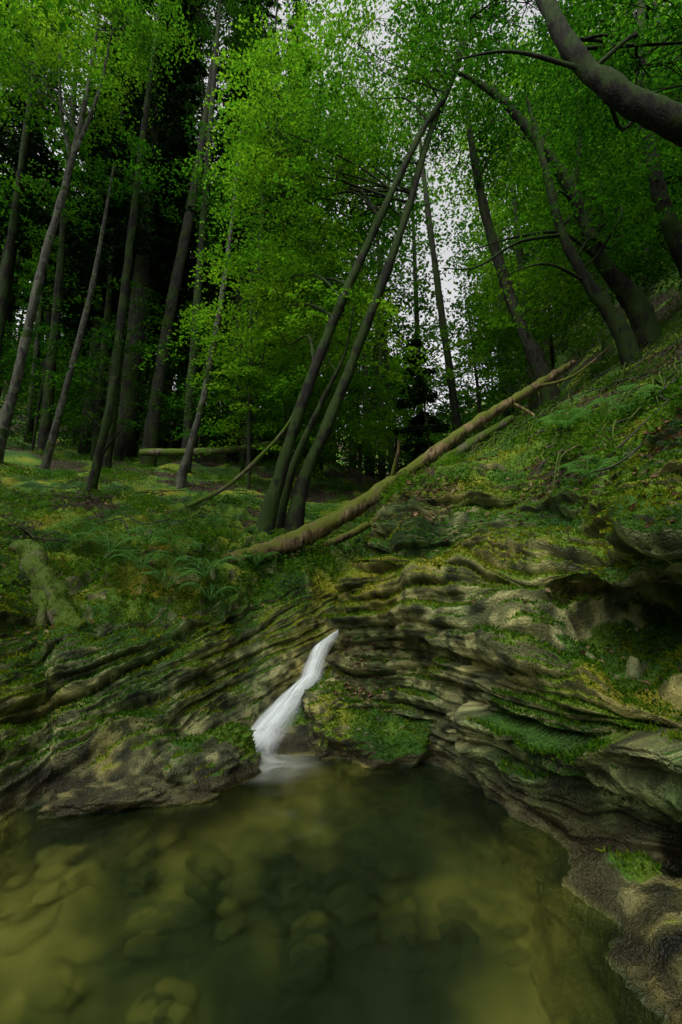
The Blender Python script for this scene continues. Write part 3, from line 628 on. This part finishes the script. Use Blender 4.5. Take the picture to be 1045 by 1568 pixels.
# unseen trees added beside and behind the viewpoint to shade the foreground
for (x, y, z0, H, cx, cy, r) in [(-7.5,0,3.2,12,-6.0,.4,3.2),(-6,-5,3,13,-4.6,-5,3.2),(6.2,-2,5,11,4.8,-2.0,3.0),(7.5,1.5,6.5,10,6.6,1.5,3.0),(1.5,-9,1,14,.5,-8,3.6),(-9.5,5,4.3,13,-8.5,4.5,2.8)]:
    tree('beech_tree', [(x,y,z0),(x*.97,y,z0+H*.3),(x*.6+cx*.4,y*.5+cy*.5,z0+H*.65),(cx,cy,z0+H)], [.25,.18,.13,.04],
         [((cx,cy,z0+H*.75),(r,r,1.8),85)], leaf=.22, nleaf=50, L=1.6, mult=1.0)
def spruce(x, y, H, R, h0=.12, seed=0):
    r = np.random.default_rng(seed); z = gz(x, y, .8)-.2
    e = empty('spruce_tree'); lean = r.normal()*.2
    V, F = tube([(x, y, z), (x+lean*.3, y, z+H*.5), (x+lean, y, z+H)], [H*.009+.05, H*.006, .02], 10, 10, .08); build('trunk', V, F, [M_bark], parent=e)
    Cs, Ax = [], []; a = Acc()
    for h in np.arange(h0*H, H, .45):
        Lb = R*(1-h/H)**.6*r.uniform(.75, 1.1)+.15
        for k in range(6):
            an = r.uniform(0, 6.283); d = np.array([math.cos(an), math.sin(an), 0]); L = Lb*r.uniform(.6, 1.1)
            o = np.array([x+lean*h/H, y, z+h]); n = int(42*L)+8
            t = r.random(n)**.7; s = r.uniform(-1, 1, n)*(.32*(1.1-t))*L; sd = np.array([-d[1], d[0], 0])
            P = o+d*(t*L)[:, None]+sd*s[:, None]; P[:, 2] += -.35*L*t**1.5+.12*L*t**4-np.abs(s)*.5-r.random(n)*.12
            Cs.append(P); Ax.append(np.tile(d, (n, 1))+sd*np.sign(s)[:, None]*.8-np.array([0, 0, .5]))
            V, F = tube([o, o+d*L*.5+np.array([0, 0, -.12*L]), o+d*L+np.array([0, 0, -.25*L])], [.02, .014, .004], 4, 2, 0, cap=False); a.add(V, F)
    a.out('branches', [M_barkd], parent=e)
    C = np.concatenate(Cs); V, F = leaf_quads(C, .33, .09, .5, np.concatenate(Ax)); leaf_build('needles', V, F, [M_spruce], parent=e)
for i, (x, y, H, R, h0) in enumerate([(-7.9,16,34,3.2,.25),(-11,19,34,3.4,.2),(-4.6,19,34,3.0,.28),(-14,17,30,3.0,.3),(-9.5,23,36,3.2,.15),(2.6,12.8,4.6,1.1,.1),(-15,25,32,3.2,.15),(-6.0,25,36,3,.15),(-19,20,28,3.2,.2),(14,17,16,2.6,.15),(-12.5,21.5,32,3,.2),(-3.0,24,32,3,.2)]):
    spruce(x, y, H, R, h0=h0, seed=i+3)
a = Acc(); LC = []; SZ = []
for i in range(170):
    y = 20+42*rng.random()**1.4; x = rng.uniform(-.85, .9)*y*1.05
    z = float(hill([(x, y)])[0]); H = rng.uniform(14, 24); lx = rng.normal()*.8
    if .12*y < x < .36*y and rng.random() < .8: continue
    V, F = tube([(x, y, z-.3), (x+lx*.4, y, z+H*.5), (x+lx, y, z+H)], [rng.uniform(.12, .25), .12, .03], 7, 4, .05); a.add(V, F, 0)
    n = int(22+24*rng.random()); u = unit(rng.normal(size=(n, 3)))*rng.random((n, 1))**.4
    low = rng.uniform(.1, .45)
    b = np.array([x+lx*.6, y, z+H*(low+1)/2])+u*np.array([3.0, 3.0, H*(1-low)/2])
    c = sprays(b, rng.uniform(0, 6.28, n), rng.uniform(1.3, 2.6, n), 46, .2); LC.append(c); SZ.append(np.full(len(c), .010*y))
for i in range(180):
    y = rng.uniform(17, 40); x = rng.uniform(-.8, .85)*y
    z = float(hill([(x, y)])[0]); n = 14
    b = np.array([x, y, z+2.0])+rng.normal(size=(n, 3))*np.array([1.2, 1.2, 1.1])
    c = sprays(b, rng.uniform(0, 6.28, n), rng.uniform(.8, 1.6, n), 42, .15); LC.append(c); SZ.append(np.full(len(c), .008*y))
C = np.concatenate(LC); SZ = np.concatenate(SZ)
fo = empty('distant_forest')
a.out('trunks', [M_bark], parent=fo)
V, F = leaf_quads(C, SZ, SZ*.68, 1.0); leaf_build('foliage', V, F, [M_far_shaded], .25, parent=fo)

# ------------------------------------------------------------------ camera, light, sky
cam = bpy.data.cameras.new('camera'); co = bpy.data.objects.new('camera', cam); scene.collection.objects.link(co)
cam.sensor_fit = 'VERTICAL'; cam.sensor_height = 36; cam.sensor_width = 24; cam.lens = 16; cam.clip_start = .05; cam.clip_end = 500
co.location = (0, 0, 1.5); co.rotation_euler = (math.radians(100), 0, 0); scene.camera = co
w = bpy.data.worlds.new('World'); scene.world = w; w.use_nodes = True; nt = w.node_tree; nt.nodes.clear()
sk = nt.nodes.new('ShaderNodeTexSky'); sk.sky_type = 'NISHITA'; sk.sun_disc = False
el, az = math.radians(56), math.radians(216)
sk.sun_elevation = el; sk.sun_rotation = az; sk.dust_density = 4; sk.ozone_density = .6
hs = nt.nodes.new('ShaderNodeHueSaturation'); hs.inputs['Saturation'].default_value = .05; hs.inputs['Value'].default_value = 1.9
bg = nt.nodes.new('ShaderNodeBackground'); bg.inputs[1].default_value = .15; ou = nt.nodes.new('ShaderNodeOutputWorld')
nt.links.new(sk.outputs[0], hs.inputs['Color']); nt.links.new(hs.outputs[0], bg.inputs[0]); nt.links.new(bg.outputs[0], ou.inputs[0])
sl = bpy.data.lights.new('sun', 'SUN'); sl.energy = 1.5; sl.angle = math.radians(16); sl.color = (1, .97, .82)
so = bpy.data.objects.new('sun', sl); scene.collection.objects.link(so)
dv = Vector((math.sin(az)*math.cos(el), math.cos(az)*math.cos(el), math.sin(el)))
so.rotation_euler = dv.to_track_quat('Z', 'Y').to_euler()
scene.view_settings.view_transform = 'Standard'; scene.view_settings.look = 'None'; scene.view_settings.exposure = 0
